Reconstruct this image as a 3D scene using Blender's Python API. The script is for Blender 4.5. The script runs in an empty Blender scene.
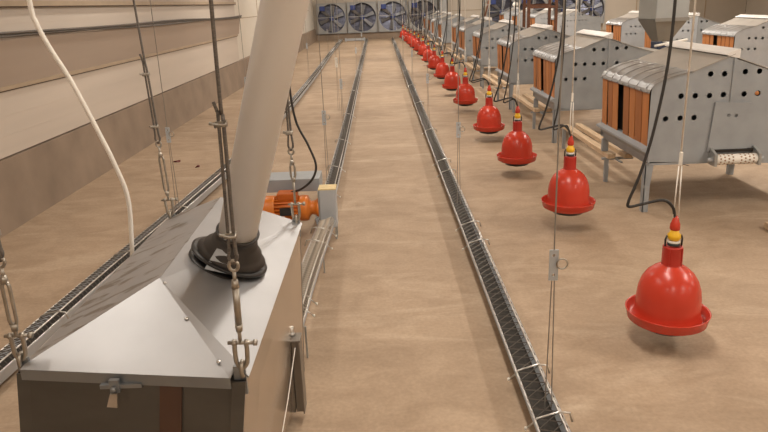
import bpy, bmesh, math, random
from mathutils import Vector, Matrix
random.seed(7)
S = bpy.context.scene
COL = S.collection
PI = math.pi

# ------------------------------------------------------------------ camera
F, HC, CX, CY = 650.0, 1.5, 384.0, 195.0
def cam_basis():
    roll = math.radians(2.2)
    v = Vector(((378-384)/F, (3-CY)/F, 1.0)).normalized()
    u = Vector((-math.sin(roll), -math.cos(roll), 0.0))
    u = (u - u.dot(v)*v).normalized()
    return v.cross(u).normalized(), v, u
_r, _v, _u = cam_basis()
cam_d = bpy.data.cameras.new('camera')
cam = bpy.data.objects.new('camera', cam_d); COL.objects.link(cam)
cam_d.sensor_width = 36; cam_d.lens = F*36/768
cam_d.shift_y = -(216-CY)/768
right = Vector((_r.x, _v.x, _u.x)); down = Vector((_r.y, _v.y, _u.y)); fwd = Vector((_r.z, _v.z, _u.z))
M = Matrix((right, -down, -fwd)).transposed().to_4x4()
M.translation = Vector((0, 0, HC))
cam.matrix_world = M
cam_d.clip_start = 0.02; cam_d.clip_end = 200
S.camera = cam

# ------------------------------------------------------------------ light
S.view_settings.view_transform = 'Standard'
S.view_settings.look = 'None'
S.view_settings.exposure = 0.0
S.view_settings.gamma = 1
S.view_settings.use_curve_mapping = False
W = bpy.data.worlds.new('world'); S.world = W; W.use_nodes = True
W.node_tree.nodes['Background'].inputs[0].default_value = (1.0, .93, .84, 1)
W.node_tree.nodes['Background'].inputs[1].default_value = 0.02
def ceiling_lamp(x, y, L, power, wid=.3):
    l = bpy.data.lights.new('tube_light', 'AREA'); l.shape = 'RECTANGLE'
    l.size = wid; l.size_y = L; l.energy = power; l.color = (1.0, .92, .825)
    o = bpy.data.objects.new('tube_light', l); COL.objects.link(o); o.location = (x, y, 3.05)
for x, pw in ((-1.9, 23), (.5, 46), (4.4, 78), (10.0, 90)):
    for y in (-2.2, 2.2, 6.4, 11, 16, 21, 26):
        ceiling_lamp(x, y, 1.5, pw*(.85 if y < 0 else 1.0 if y < 9 else 1.35))

# ------------------------------------------------------------------ materials
def mat(name, col, rough=.6, metal=0, var=0.0, scale=8, bump=0.0, stretch=None, spec=.5, coat=0, alpha=1, bscale=None):
    m = bpy.data.materials.new(name); m.use_nodes = True
    nt = m.node_tree; b = nt.nodes['Principled BSDF']
    b.inputs['Base Color'].default_value = (*col, 1)
    b.inputs['Roughness'].default_value = rough
    b.inputs['Metallic'].default_value = metal
    b.inputs['Specular IOR Level'].default_value = spec
    b.inputs['Coat Weight'].default_value = coat
    b.inputs['Alpha'].default_value = alpha
    if var or bump:
        tc = nt.nodes.new('ShaderNodeTexCoord'); mp = nt.nodes.new('ShaderNodeMapping')
        nt.links.new(tc.outputs['Object'], mp.inputs[0])
        if stretch: mp.inputs['Scale'].default_value = stretch
        n = nt.nodes.new('ShaderNodeTexNoise'); n.inputs['Scale'].default_value = scale; n.inputs['Detail'].default_value = 6
        nt.links.new(mp.outputs[0], n.inputs['Vector'])
        if var:
            r = nt.nodes.new('ShaderNodeValToRGB')
            r.color_ramp.elements[0].position = .3; r.color_ramp.elements[1].position = .7
            r.color_ramp.elements[0].color = (*[c*(1-var) for c in col], 1)
            r.color_ramp.elements[1].color = (*[min(1, c*(1+var)) for c in col], 1)
            nt.links.new(n.outputs['Fac'], r.inputs[0]); nt.links.new(r.outputs[0], b.inputs['Base Color'])
        if bump:
            bp = nt.nodes.new('ShaderNodeBump'); bp.inputs['Strength'].default_value = bump; bp.inputs['Distance'].default_value = .01
            if bscale:
                n2 = nt.nodes.new('ShaderNodeTexNoise'); n2.inputs['Scale'].default_value = bscale
                nt.links.new(mp.outputs[0], n2.inputs['Vector']); n = n2
            nt.links.new(n.outputs['Fac'], bp.inputs['Height']); nt.links.new(bp.outputs[0], b.inputs['Normal'])
    return m

def floor_mat():
    m = bpy.data.materials.new('dusty_concrete'); m.use_nodes = True
    nt = m.node_tree; b = nt.nodes['Principled BSDF']; N = nt.nodes.new; L = nt.links.new
    tc = N('ShaderNodeTexCoord')
    def noise(scale, detail, st=(1, 1, 1), rough=.55, dist=0):
        mp = N('ShaderNodeMapping'); mp.inputs['Scale'].default_value = st; L(tc.outputs['Object'], mp.inputs[0])
        n = N('ShaderNodeTexNoise'); n.inputs['Scale'].default_value = scale; n.inputs['Detail'].default_value = detail
        n.inputs['Roughness'].default_value = rough; n.inputs['Distortion'].default_value = dist
        L(mp.outputs[0], n.inputs['Vector']); return n
    a = noise(.9, 8, dist=.4); c = noise(3.5, 10, (1, 1.6, 1), .65, .8); d = noise(60, 4)
    s = noise(1.1, 9, (.6, 2.2, 1), .7, 1.5)
    r1 = N('ShaderNodeValToRGB'); e = r1.color_ramp.elements
    e[0].position = .32; e[0].color = (.30, .214, .140, 1); e[1].position = .68; e[1].color = (.465, .345, .238, 1)
    L(a.outputs['Fac'], r1.inputs[0])
    r2 = N('ShaderNodeValToRGB'); e = r2.color_ramp.elements
    e[0].position = .35; e[0].color = (.30, .215, .142, 1); e[1].position = .62; e[1].color = (.485, .365, .255, 1)
    L(c.outputs['Fac'], r2.inputs[0])
    mx = N('ShaderNodeMix'); mx.data_type = 'RGBA'; mx.inputs[0].default_value = .42
    L(r1.outputs[0], mx.inputs[6]); L(r2.outputs[0], mx.inputs[7])
    # pale scuffed streaks
    r3 = N('ShaderNodeValToRGB'); e = r3.color_ramp.elements
    e[0].position = .53; e[0].color = (0, 0, 0, 1); e[1].position = .70; e[1].color = (.6, .6, .6, 1)
    L(s.outputs['Fac'], r3.inputs[0])
    m2 = N('ShaderNodeMix'); m2.data_type = 'RGBA'; m2.inputs[7].default_value = (.56, .44, .32, 1)
    L(r3.outputs[0], m2.inputs[0]); L(mx.outputs[2], m2.inputs[6])
    r4 = N('ShaderNodeValToRGB'); e = r4.color_ramp.elements
    e[0].position = .3; e[0].color = (.86, .86, .86, 1); e[1].position = .7; e[1].color = (1.08, 1.08, 1.08, 1)
    L(d.outputs['Fac'], r4.inputs[0])
    m3 = N('ShaderNodeMix'); m3.data_type = 'RGBA'; m3.blend_type = 'MULTIPLY'; m3.inputs[0].default_value = .8
    L(m2.outputs[2], m3.inputs[6]); L(r4.outputs[0], m3.inputs[7])
    L(m3.outputs[2], b.inputs['Base Color'])
    b.inputs['Roughness'].default_value = .72; b.inputs['Specular IOR Level'].default_value = .35
    bp = N('ShaderNodeBump'); bp.inputs['Strength'].default_value = .15; bp.inputs['Distance'].default_value = .01
    L(c.outputs['Fac'], bp.inputs['Height']); L(bp.outputs[0], b.inputs['Normal'])
    return m

def lid_mat(name, col, rough, streak=(.45, .38, .30)):
    """galvanised sheet with short oily smudges"""
    m = bpy.data.materials.new(name); m.use_nodes = True
    nt = m.node_tree; b = nt.nodes['Principled BSDF']; N = nt.nodes.new; L = nt.links.new
    tc = N('ShaderNodeTexCoord'); mp = N('ShaderNodeMapping'); mp.inputs['Scale'].default_value = (9, 22, 5)
    mp.inputs['Rotation'].default_value = (0, 0, .5)
    L(tc.outputs['Object'], mp.inputs[0])
    n = N('ShaderNodeTexNoise'); n.inputs['Scale'].default_value = 1.0; n.inputs['Detail'].default_value = 5
    L(mp.outputs[0], n.inputs['Vector'])
    r = N('ShaderNodeValToRGB'); e = r.color_ramp.elements
    e[0].position = .55; e[0].color = (*col, 1); e[1].position = .62; e[1].color = (*[c*s for c, s in zip(col, (.60, .55, .48))], 1)
    L(n.outputs['Fac'], r.inputs[0]); L(r.outputs[0], b.inputs['Base Color'])
    n2 = N('ShaderNodeTexNoise'); n2.inputs['Scale'].default_value = 14; L(tc.outputs['Object'], n2.inputs['Vector'])
    mr = N('ShaderNodeMapRange'); mr.inputs[3].default_value = rough-.08; mr.inputs[4].default_value = rough+.1
    L(n2.outputs['Fac'], mr.inputs[0]); L(mr.outputs[0], b.inputs['Roughness'])
    b.inputs['Metallic'].default_value = .85
    return m

MT = dict(
    floor=floor_mat(),
    plinth=mat('concrete_plinth', (.27, .205, .15), .8, var=.18, scale=2.2, bump=.3),
    panel=mat('cream_wall_panel', (.60, .53, .455), .5, var=.05, scale=1.5, stretch=(1, .3, 4)),
    flap=mat('tan_flap_panel', (.41, .33, .265), .55, var=.06, scale=1.2, stretch=(1, .3, 3)),
    tan=mat('tan_edge_strip', (.40, .31, .215), .6, var=.08, scale=5),
    seam=mat('dark_seam', (.07, .045, .03), .8),
    white=mat('white_wall_panel', (.72, .67, .58), .45, var=.05, scale=1.2),
    endwall=mat('cream_end_wall', (.53, .475, .40), .6, var=.04, scale=1),
    ceil=mat('white_ceiling', (.80, .74, .64), .7, var=.03, scale=1),
    galv=mat('galvanised_steel', (.40, .41, .40), .42, .55, var=.12, scale=22, stretch=(1, 1, 1.5)),
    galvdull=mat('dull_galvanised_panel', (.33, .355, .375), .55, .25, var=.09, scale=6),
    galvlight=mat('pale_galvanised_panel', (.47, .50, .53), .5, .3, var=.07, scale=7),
    rooftop=mat('nest_roof_sheet', (.33, .335, .34), .36, .7, var=.08, scale=9),
    roofrear=mat('beige_roof_sheet', (.40, .375, .34), .5, .3, var=.07, scale=5),  # plain beige-grey tone of the top and rear roof sheets
    strip=mat('pale_hinge_strip', (.80, .79, .77), .4, .1, var=.04, scale=9),
    lid=lid_mat('lid_sheet', (.47, .47, .475), .42),
    chute=mat('chute_sheet', (.22, .20, .175), .4, .6, var=.06, scale=6),
    lidplain=mat('lid_sheet_clean', (.40, .40, .405), .45, .85, var=.06, scale=5),
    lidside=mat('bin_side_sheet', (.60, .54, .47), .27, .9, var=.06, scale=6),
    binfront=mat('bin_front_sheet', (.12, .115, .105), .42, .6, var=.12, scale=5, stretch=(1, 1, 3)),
    lip=mat('bin_lid_lip', (.28, .30, .315), .4, .7, var=.06, scale=12),
    brownband=mat('brown_band', (.08, .04, .025), .6, var=.1, scale=8),  # dark brown vertical band on the bin's front wall
    steel=mat('bright_steel', (.60, .58, .55), .28, .95, var=.1, scale=40),
    zinc=mat('zinc_hardware', (.42, .39, .34), .36, .9, var=.15, scale=60),
    rope=mat('grey_steel_rope', (.15, .135, .12), .55, .4, var=.25, scale=120, stretch=(1, 1, 4)),
    wire=mat('thin_wire', (.30, .28, .25), .45, .6),
    meshwire=mat('pale_mesh_wire', (.50, .44, .36), .4, .6),
    darkwire=mat('feed_grille_wire', (.17, .16, .145), .4, .8),
    feed=mat('dark_trough_inside', (.035, .030, .025), .8, var=.4, scale=50),
    red=mat('red_plastic', (.56, .046, .022), .27, spec=.5, var=.05, scale=4),
    redneck=mat('red_plastic_neck', (.45, .028, .016), .4),
    yellow=mat('yellow_plastic', (.85, .50, .02), .4),
    blackp=mat('black_plastic', (.02, .019, .018), .38, spec=.5),
    rubber=mat('black_rubber_boot', (.033, .028, .024), .48, var=.35, scale=9),
    hose=mat('black_hose', (.025, .023, .021), .5),
    whitep=mat('white_plastic', (.80, .77, .70), .45),
    cord=mat('white_cord', (.84, .80, .73), .6),
    pipe=mat('warm_white_pvc', (.82, .80, .77), .42, var=.03, scale=3),
    tube=mat('cream_hose', (.66, .60, .48), .5),
    orange=mat('orange_curtain', (.50, .195, .058), .55, var=.12, scale=14, stretch=(1, 1, .2)),
    orangedark=mat('brown_curtain', (.36, .135, .042), .55, var=.12, scale=14, stretch=(1, 1, .2)),
    motor=mat('orange_motor_paint', (.60, .17, .02), .35, var=.08, scale=10),
    motord=mat('dark_orange_fins', (.45, .10, .01), .45),
    plate=mat('black_nameplate', (.02, .02, .022), .4),
    yplate=mat('yellowed_plate', (.72, .58, .30), .5, var=.15, scale=40),
    wood=mat('pale_pine', (.58, .43, .28), .65, var=.18, scale=10, stretch=(6, .6, 6)),
    woodend=mat('dark_wood', (.33, .20, .11), .7, var=.2, scale=12),
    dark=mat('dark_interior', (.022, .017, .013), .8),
    fanframe=mat('fan_frame_grey', (.38, .39, .39), .45, .4, var=.08, scale=7),
    shutter=mat('blue_grey_shutter', (.10, .105, .145), .35, .5, var=.35, scale=2.5, stretch=(1, 1, 3)),
    blade=mat('fan_blade_steel', (.24, .245, .26), .45, .6),
    bluem=mat('blue_motor', (.04, .07, .26), .4),
    rust=mat('red_brown_steel', (.13, .055, .03), .6, .3, var=.25, scale=14),
    hopper=mat('hopper_grey', (.37, .385, .38), .4, .5, var=.06, scale=5),
    hopcone=mat('hopper_funnel_grey', (.27, .26, .235), .4, .5, var=.06, scale=5),
    sticker=mat('orange_sticker', (.55, .22, .07), .5),
    bluepl=mat('blue_outlet', (.03, .045, .09), .4),
    leaf=mat('dry_red_leaf', (.13, .018, .012), .7),
    pen=mat('dark_mark', (.055, .038, .025), .8),
)

# ------------------------------------------------------------------ helpers
def lk(o, parent=None):
    COL.objects.link(o)
    if parent: o.parent = parent
    return o
def empty(name, loc, label=None, cat=None, group=None, rz=0):
    o = bpy.data.objects.new(name, None); COL.objects.link(o)
    o.location = loc; o.rotation_euler.z = rz; o.empty_display_size = .1
    tag(o, label, cat, group); return o
def tag(o, label=None, cat=None, group=None, kind=None):
    if label: o['label'] = label
    if cat: o['category'] = cat
    if group: o['group'] = group
    if kind: o['kind'] = kind
    return o

class MB:
    def __init__(s): s.b = bmesh.new(); s.sm = []
    def box(s, lo, hi, rot=None, c=None):
        x0, y0, z0 = lo; x1, y1, z1 = hi
        P = [Vector(p) for p in ((x0,y0,z0),(x1,y0,z0),(x1,y1,z0),(x0,y1,z0),(x0,y0,z1),(x1,y0,z1),(x1,y1,z1),(x0,y1,z1))]
        if rot is not None:
            c = Vector(c) if c else (P[0]+P[6])/2
            P = [rot @ (p-c) + c for p in P]
        v = [s.b.verts.new(p) for p in P]
        for f in ((0,3,2,1),(4,5,6,7),(0,1,5,4),(1,2,6,5),(2,3,7,6),(3,0,4,7)): s.b.faces.new([v[i] for i in f])
        return s
    def hexa(s, P):
        v = [s.b.verts.new(p) for p in P]
        for f in ((0,3,2,1),(4,5,6,7),(0,1,5,4),(1,2,6,5),(2,3,7,6),(3,0,4,7)): s.b.faces.new([v[i] for i in f])
        return s
    def tube(s, path, r, n=8, cap=True, closed=False):
        path = [Vector(p) for p in path]; N = len(path)
        rr = r if isinstance(r, (list, tuple)) else [r]*N
        rings = []; up = None
        for i, p in enumerate(path):
            if closed: t = (path[(i+1) % N]-path[i-1])
            else: t = path[min(i+1, N-1)]-path[max(i-1, 0)]
            t.normalize()
            if up is None:
                a = Vector((0,0,1)) if abs(t.z) < .9 else Vector((1,0,0))
                up = (a - a.dot(t)*t).normalized()
            else:
                up = (up - up.dot(t)*t)
                if up.length < 1e-6: up = Vector((1,0,0))
                up.normalize()
            w = t.cross(up)
            rings.append([s.b.verts.new(p + (up*math.cos(2*PI*k/n)+w*math.sin(2*PI*k/n))*rr[i]) for k in range(n)])
        M_ = N if closed else N-1
        for i in range(M_):
            A, B = rings[i], rings[(i+1) % N]
            for k in range(n):
                f = s.b.faces.new((A[k], A[(k+1) % n], B[(k+1) % n], B[k])); f.smooth = n > 5
        if cap and not closed:
            s.b.faces.new(rings[0][::-1]); s.b.faces.new(rings[-1])
        return s
    def lathe(s, prof, n=32, mtx=None, smooth=True, closeprof=False):
        mtx = mtx or Matrix.Identity(4); rings = []
        for (r, z) in prof:
            if r < 1e-5: rings.append([s.b.verts.new(mtx @ Vector((0, 0, z)))])
            else: rings.append([s.b.verts.new(mtx @ Vector((r*math.cos(2*PI*k/n), r*math.sin(2*PI*k/n), z))) for k in range(n)])
        pairs = list(zip(rings, rings[1:]))
        if closeprof: pairs.append((rings[-1], rings[0]))
        for A, B in pairs:
            for k in range(n):
                k2 = (k+1) % n
                if len(A) == 1 and len(B) == 1: continue
                if len(A) == 1: f = s.b.faces.new((A[0], B[k2], B[k])) if False else s.b.faces.new((A[0], B[k], B[k2]))
                elif len(B) == 1: f = s.b.faces.new((A[k], A[k2], B[0]))
                else: f = s.b.faces.new((A[k], A[k2], B[k2], B[k]))
                f.smooth = smooth
        return s
    def prism(s, pts, a, b, axis='y', holes=()):
        """2-D outline (with optional round holes) extruded between a and b along axis"""
        def P(q, t):
            return {'y': (q[0], t, q[1]), 'x': (t, q[0], q[1]), 'z': (q[0], q[1], t)}[axis]
        loops = [pts] + [[(hx+hr*math.cos(2*PI*k/12), hz+hr*math.sin(2*PI*k/12)) for k in range(12)] for hx, hz, hr in holes]
        t = bmesh.new(); 
        for lp in loops:
            vs = [t.verts.new((q[0], q[1], 0)) for q in lp]
            for i in range(len(vs)): t.edges.new((vs[i], vs[(i+1) % len(vs)]))
        bmesh.ops.triangle_fill(t, use_beauty=True, edges=t.edges[:], normal=(0,0,1))
        t.verts.ensure_lookup_table(); t.verts.index_update()
        A = [s.b.verts.new(P(v.co, a)) for v in t.verts]; B = [s.b.verts.new(P(v.co, b)) for v in t.verts]
        for f in t.faces:
            ids = [v.index for v in f.verts]
            s.b.faces.new([A[i] for i in ids]); s.b.faces.new([B[i] for i in reversed(ids)])
        for e in t.edges:
            if len(e.link_faces) == 1:
                i, j = e.verts[0].index, e.verts[1].index
                s.b.faces.new((A[i], A[j], B[j], B[i]))
        t.free(); return s
    def build(s, name, m, parent=None, bevel=0, smooth=False):
        bmesh.ops.recalc_face_normals(s.b, faces=s.b.faces[:])
        me = bpy.data.meshes.new(name); s.b.to_mesh(me); s.b.free()
        if smooth:
            for p in me.polygons: p.use_smooth = True
        me.materials.append(m)
        o = bpy.data.objects.new(name, me); lk(o, parent)
        if bevel:
            md = o.modifiers.new('bevel', 'BEVEL'); md.width = bevel; md.segments = 2; md.limit_method = 'ANGLE'
        return o
def copy_tree(o, parent=None):
    c = o.copy(); COL.objects.link(c); c.parent = parent
    for ch in o.children: copy_tree(ch, c)
    return c
def spline(pts, k=8):
    P = [Vector(p) for p in pts]; out = []
    Q = [P[0]*2-P[1]] + P + [P[-1]*2-P[-2]]
    for i in range(1, len(Q)-2):
        a, b, c, d = Q[i-1:i+3]
        for j in range(k):
            t = j/k
            out.append(.5*((2*b)+(c-a)*t+(2*a-5*b+4*c-d)*t*t+(3*b-a-3*c+d)*t**3))
    out.append(P[-1]); return out
def struct(name, mb, m, label=None, **k):
    o = mb.build(name, m, **k); o['kind'] = 'structure'
    if label: o['label'] = label
    return o
ORD = ['nearest', 'second', 'third', 'fourth', 'fifth', 'sixth', 'seventh', 'eighth', 'ninth', 'tenth', 'eleventh',
       'twelfth', 'thirteenth', 'fourteenth', 'fifteenth', 'sixteenth']

# ------------------------------------------------------------------ room shell
X0, X1, Y0, Y1, ZC = -2.77, 16.0, -3.0, 29.2, 3.2
struct('floor', MB().box((X0-.2, Y0-.2, -.15), (X1+.2, Y1+.2, 0)), MT['floor'])
struct('ceiling', MB().box((X0-.2, Y0-.2, ZC), (X1+.2, Y1+.2, ZC+.1)), MT['ceil'])
struct('wall_left', MB().box((X0-.2, Y0-.1, 0), (X0-.06, Y1+.1, ZC)), MT['white'])
struct('wall_right', MB().box((X1, Y0-.1, 0), (X1+.2, Y1+.1, ZC)), MT['endwall'])
struct('wall_back', MB().box((X0-.06, Y0-.2, 0), (X1, Y0, ZC)), MT['panel'])
struct('wall_front', MB().box((X0-.06, Y1+.12, 0), (X1, Y1+.3, ZC)), MT['endwall'])
# concrete plinth along the left wall and under the fans
struct('trim_1', MB().prism([(X0-.06, 0), (X0+.03, 0), (X0, .5), (X0-.06, .51)], Y0, Y1+.1, 'y'), MT['plinth'], 'low brown concrete plinth along the left wall')
struct('trim_2', MB().box((X0+.03, Y1-.02, 0), (3.0, Y1+.12, .27)), MT['plinth'], 'brown concrete plinth under the exhaust fans')
# long panels of the left wall
YE = 13.1
p = MB(); p.box((X0-.06, Y0, .515), (X0-.012, YE, .98))
for z in (.66, .80): p.box((X0-.06, Y0, z), (X0-.0105, YE, z+.003))
struct('wall_left_panel', p, MT['panel'], 'pale lower panel of the left wall')
struct('trim_3', MB().box((X0-.06, Y0, .975), (X0-.005, YE, .985)), MT['seam'], 'dark seam below the air flap')
struct('trim_4', MB().box((X0-.06, Y0, .985), (X0+.012, YE, 1.015)), MT['tan'], 'tan edge strip below the air flap')
struct('wall_left_flap', MB().prism([(X0-.06, 1.015), (X0, 1.015), (X0+.05, 1.34), (X0+.04, 1.36), (X0-.06, 1.36)], Y0, YE+.15, 'y'), MT['flap'], 'tan tilted air inlet flap on the left wall')
p = MB(); p.box((X0-.06, Y0, 1.36), (X0-.01, YE, 1.575))
p.box((X0-.06, Y0, 1.455), (X0-.0085, YE, 1.458)); p.box((X0-.06, Y0, 1.51), (X0-.0085, YE, 1.513))
struct('wall_left_upper_panel', p, MT['panel'], 'pale upper panel of the left wall')
struct('trim_5', MB().box((X0-.06, Y0, 1.58), (X0+.03, YE, 1.62)), MT['tan'], 'tan ledge at the top of the left wall panels')
struct('trim_6', MB().box((X0-.06, Y0, 1.573), (X0+.028, YE, 1.58)), MT['seam'], 'dark seam under the tan ledge')
struct('wall_left_top_panel', MB().box((X0-.06, Y0, 1.62), (X0+.0, YE, 3.1)), MT['flap'], 'tan top panel of the left wall')
# joints and recess on the white part further down
p = MB()
for y in (15.8, 18.6, 25.2): p.box((X0-.065, y, .52), (X0-.052, y+.03, 3.0))
p.box((X0-.065, YE, 1.30), (X0-.054, 27.5, 1.315))
struct('trim_7', p, MT['tan'], 'thin joints in the white wall panels')
p = MB()
for a, b in (((21.3, .62), (24.3, .68)), ((21.3, 1.42), (24.3, 1.48)), ((21.3, .62), (21.38, 1.48)), ((24.22, .62), (24.3, 1.48))):
    p.box((X0-.06, a[0], a[1]), (X0-.02, b[0], b[1]))
wf = struct('window_1', p, MT['white'], 'pale shut window in the left wall near the fans')
# end-wall joints behind the nests
p = MB()
for x in (2.95, 4.6, 9.75, 11.2, 12.7, 14.2): p.box((x, Y1+.10, 0), (x+.04, Y1+.122, 3.1))
p.box((2.95, Y1+.10, 1.05), (4.6, Y1+.122, 1.07))
struct('trim_8', p, MT['tan'], 'thin joints in the cream end wall')

# cable bundle along the left wall
p = MB()
for j, (dx, dz, a) in enumerate(((0, 0, .012), (.014, .014, .010), (.006, -.016, .009))):
    pts = []
    y = Y0
    while y < 13.4:
        pts.append((X0+.068+dx+.004*math.sin(y*2+j), y, 1.393-.0036*y+dz*(1+.6*math.sin(y*1.3+j*2))+.006*math.sin(y*.9+j)))
        y += .25
    p.tube(pts, a, 6)
tag(p.build('cable_bundle', MT['rope']), 'dark bundle of cables running along the left wall above the tan flap', 'cable')

# ------------------------------------------------------------------ exhaust fans in the end wall
def make_fan():
    root = empty('exhaust_fan', (0, 0, 0), 'x', 'fan', 'exhaust fans in the end wall')
    s = .62; R = .605
    sq = [(-s, -s), (s, -s), (s, s), (-s, s)]
    t = MB(); t.prism([(-s, -s), (s, -s), (s, s), (-s, s)], -.02, 0, 'y'); 
    t.b.free(); t.b = bmesh.new()
    # plate with round opening
    n = 48
    ring = [(R*math.cos(2*PI*k/n), R*math.sin(2*PI*k/n)) for k in range(n)]
    def sqp(k):
        a = 2*PI*k/n; c, q = math.cos(a), math.sin(a); m = s/max(abs(c), abs(q)); return (c*m, q*m)
    F_, B_, FI, BI = [], [], [], []
    for k in range(n):
        F_.append(t.b.verts.new((sqp(k)[0], -.03, sqp(k)[1]))); B_.append(t.b.verts.new((sqp(k)[0], .12, sqp(k)[1])))
        FI.append(t.b.verts.new((ring[k][0], -.03, ring[k][1]))); BI.append(t.b.verts.new((ring[k][0], .10, ring[k][1])))
    for k in range(n):
        j = (k+1) % n
        t.b.faces.new((F_[k], F_[j], FI[j], FI[k])); t.b.faces.new((FI[k], FI[j], BI[j], BI[k])); t.b.faces.new((F_[k], B_[k], B_[j], F_[j]))
    for a, b in (((-s-.02, -s-.02), (s+.02, -s)), ((-s-.02, s), (s+.02, s+.02)), ((-s-.02, -s), (-s, s)), ((s, -s), (s+.02, s))):
        t.box((a[0], -.06, a[1]), (b[0], .12, b[1]))
    t.build('frame', MT['fanframe'], root)
    t = MB()
    for i in range(11):
        z = -s+.02+i*.112
        t.hexa([(-.6, .11, z), (.6, .11, z), (.6, .115, z), (-.6, .115, z), (-.6, .145, z+.115), (.6, .145, z+.115), (.6, .15, z+.115), (-.6, .15, z+.115)])
    t.build('shutter', MT['shutter'], root)
    for k in range(6):
        a = 2*PI*k/6+.35
        t = MB(); ca, sa = math.cos(a), math.sin(a)
        def pt(rr, w, y): return Vector((ca*rr-sa*w, y, sa*rr+ca*w))
        t.hexa([pt(.1, -.045, .02), pt(.1, .045, .05), pt(.1, .045, .056), pt(.1, -.045, .026),
                pt(.54, -.08, .035), pt(.54, .08, .065), pt(.54, .08, .071), pt(.54, -.08, .041)])
        t.build('blade', MT['blade'], root)
    t = MB(); t.lathe([(0, -.03), (.09, -.03), (.11, 0), (.11, .06), (0, .06)], 20, Matrix.Translation((0, .02, 0)) @ Matrix.Rotation(-PI/2, 4, 'X'))
    t.build('hub', MT['bluem'], root)
    t = MB()
    t.box((-.018, -.05, -.6), (.018, -.03, .6)); t.box((-.6, -.045, .03), (.1, -.03, .055))
    t.build('support_bar', MT['fanframe'], root)
    t = MB(); t.box((-.5, -.09, .32), (-.28, .05, .52))
    t.build('motor', MT['bluem'], root, bevel=.02)
    t = MB()
    for rr in (.14, .24, .34, .44, .54):
        t.tube([(rr*math.cos(2*PI*k/36), -.035, rr*math.sin(2*PI*k/36)) for k in range(36)], .003, 4, closed=True)
    for k in range(12):
        a = 2*PI*k/12; t.tube([(.1*math.cos(a), -.036, .1*math.sin(a)), (.58*math.cos(a), -.036, .58*math.sin(a))], .003, 4)
    t.build('wire_guard', MT['darkwire'], root)
    return root
fan0 = make_fan()
fan_spec = [(-2.03, 'leftmost large exhaust fan in the end wall, against the left corner'),
            (-.71, 'second exhaust fan from the left corner of the end wall'),
            (.62, 'third exhaust fan from the left, straight above the middle feeder trough end'),
            (1.95, 'fourth exhaust fan from the left, beside the grey duct'),
            (5.35, 'exhaust fan just right of the slanted conveyor tubes'),
            (6.68, 'exhaust fan second to the right of the slanted conveyor tubes'),
            (8.01, 'exhaust fan third to the right of the slanted conveyor tubes'),
            (9.25, 'rightmost exhaust fan in the end wall, above the far nest boxes')]
for i, (x, lab) in enumerate(fan_spec):
    o = fan0 if i == 0 else copy_tree(fan0)
    o.location = (x, Y1-.03, .93+.0*i); o['label'] = lab
    if i == 7: o.scale = (.84, 1, 1)
t = MB(); t.box((2.62, Y1-.35, 0), (2.92, Y1+.0, 3.0)); t.box((2.60, Y1-.37, 0), (2.64, Y1-.33, 3.0)); t.box((2.74, Y1-.37, 0), (2.77, Y1-.34, 3.0))
tag(t.build('air_duct', MT['fanframe']), 'tall grey upright duct against the end wall right of four fans', 'duct')
# slanted conveyor tubes
t = MB()
e_ = empty('incline_conveyor', (3.95, 27.0, 0), 'pair of slanted dark tubes rising to the right by the cream end wall', 'conveyor')
for dx in (0, .17):
    MB().tube([(dx, 0, .35), (dx+.20, 0, 1.05), (dx+.62, 0, 2.6)], .035, 10).build('tube', MT['rust'] if dx else MT['galv'], e_)
MB().box((-.03, -.04, 0), (.03, .04, .38)).build('leg', MT['galv'], e_)
MB().box((.14, -.04, 0), (.2, .04, .38)).build('leg', MT['galv'], e_)
t = MB(); t.box((.05, -.03, .7), (.32, .03, .73)); t.box((.22, -.03, 1.25), (.5, .03, 1.28)); t.build('bracket', MT['galv'], e_)

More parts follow.
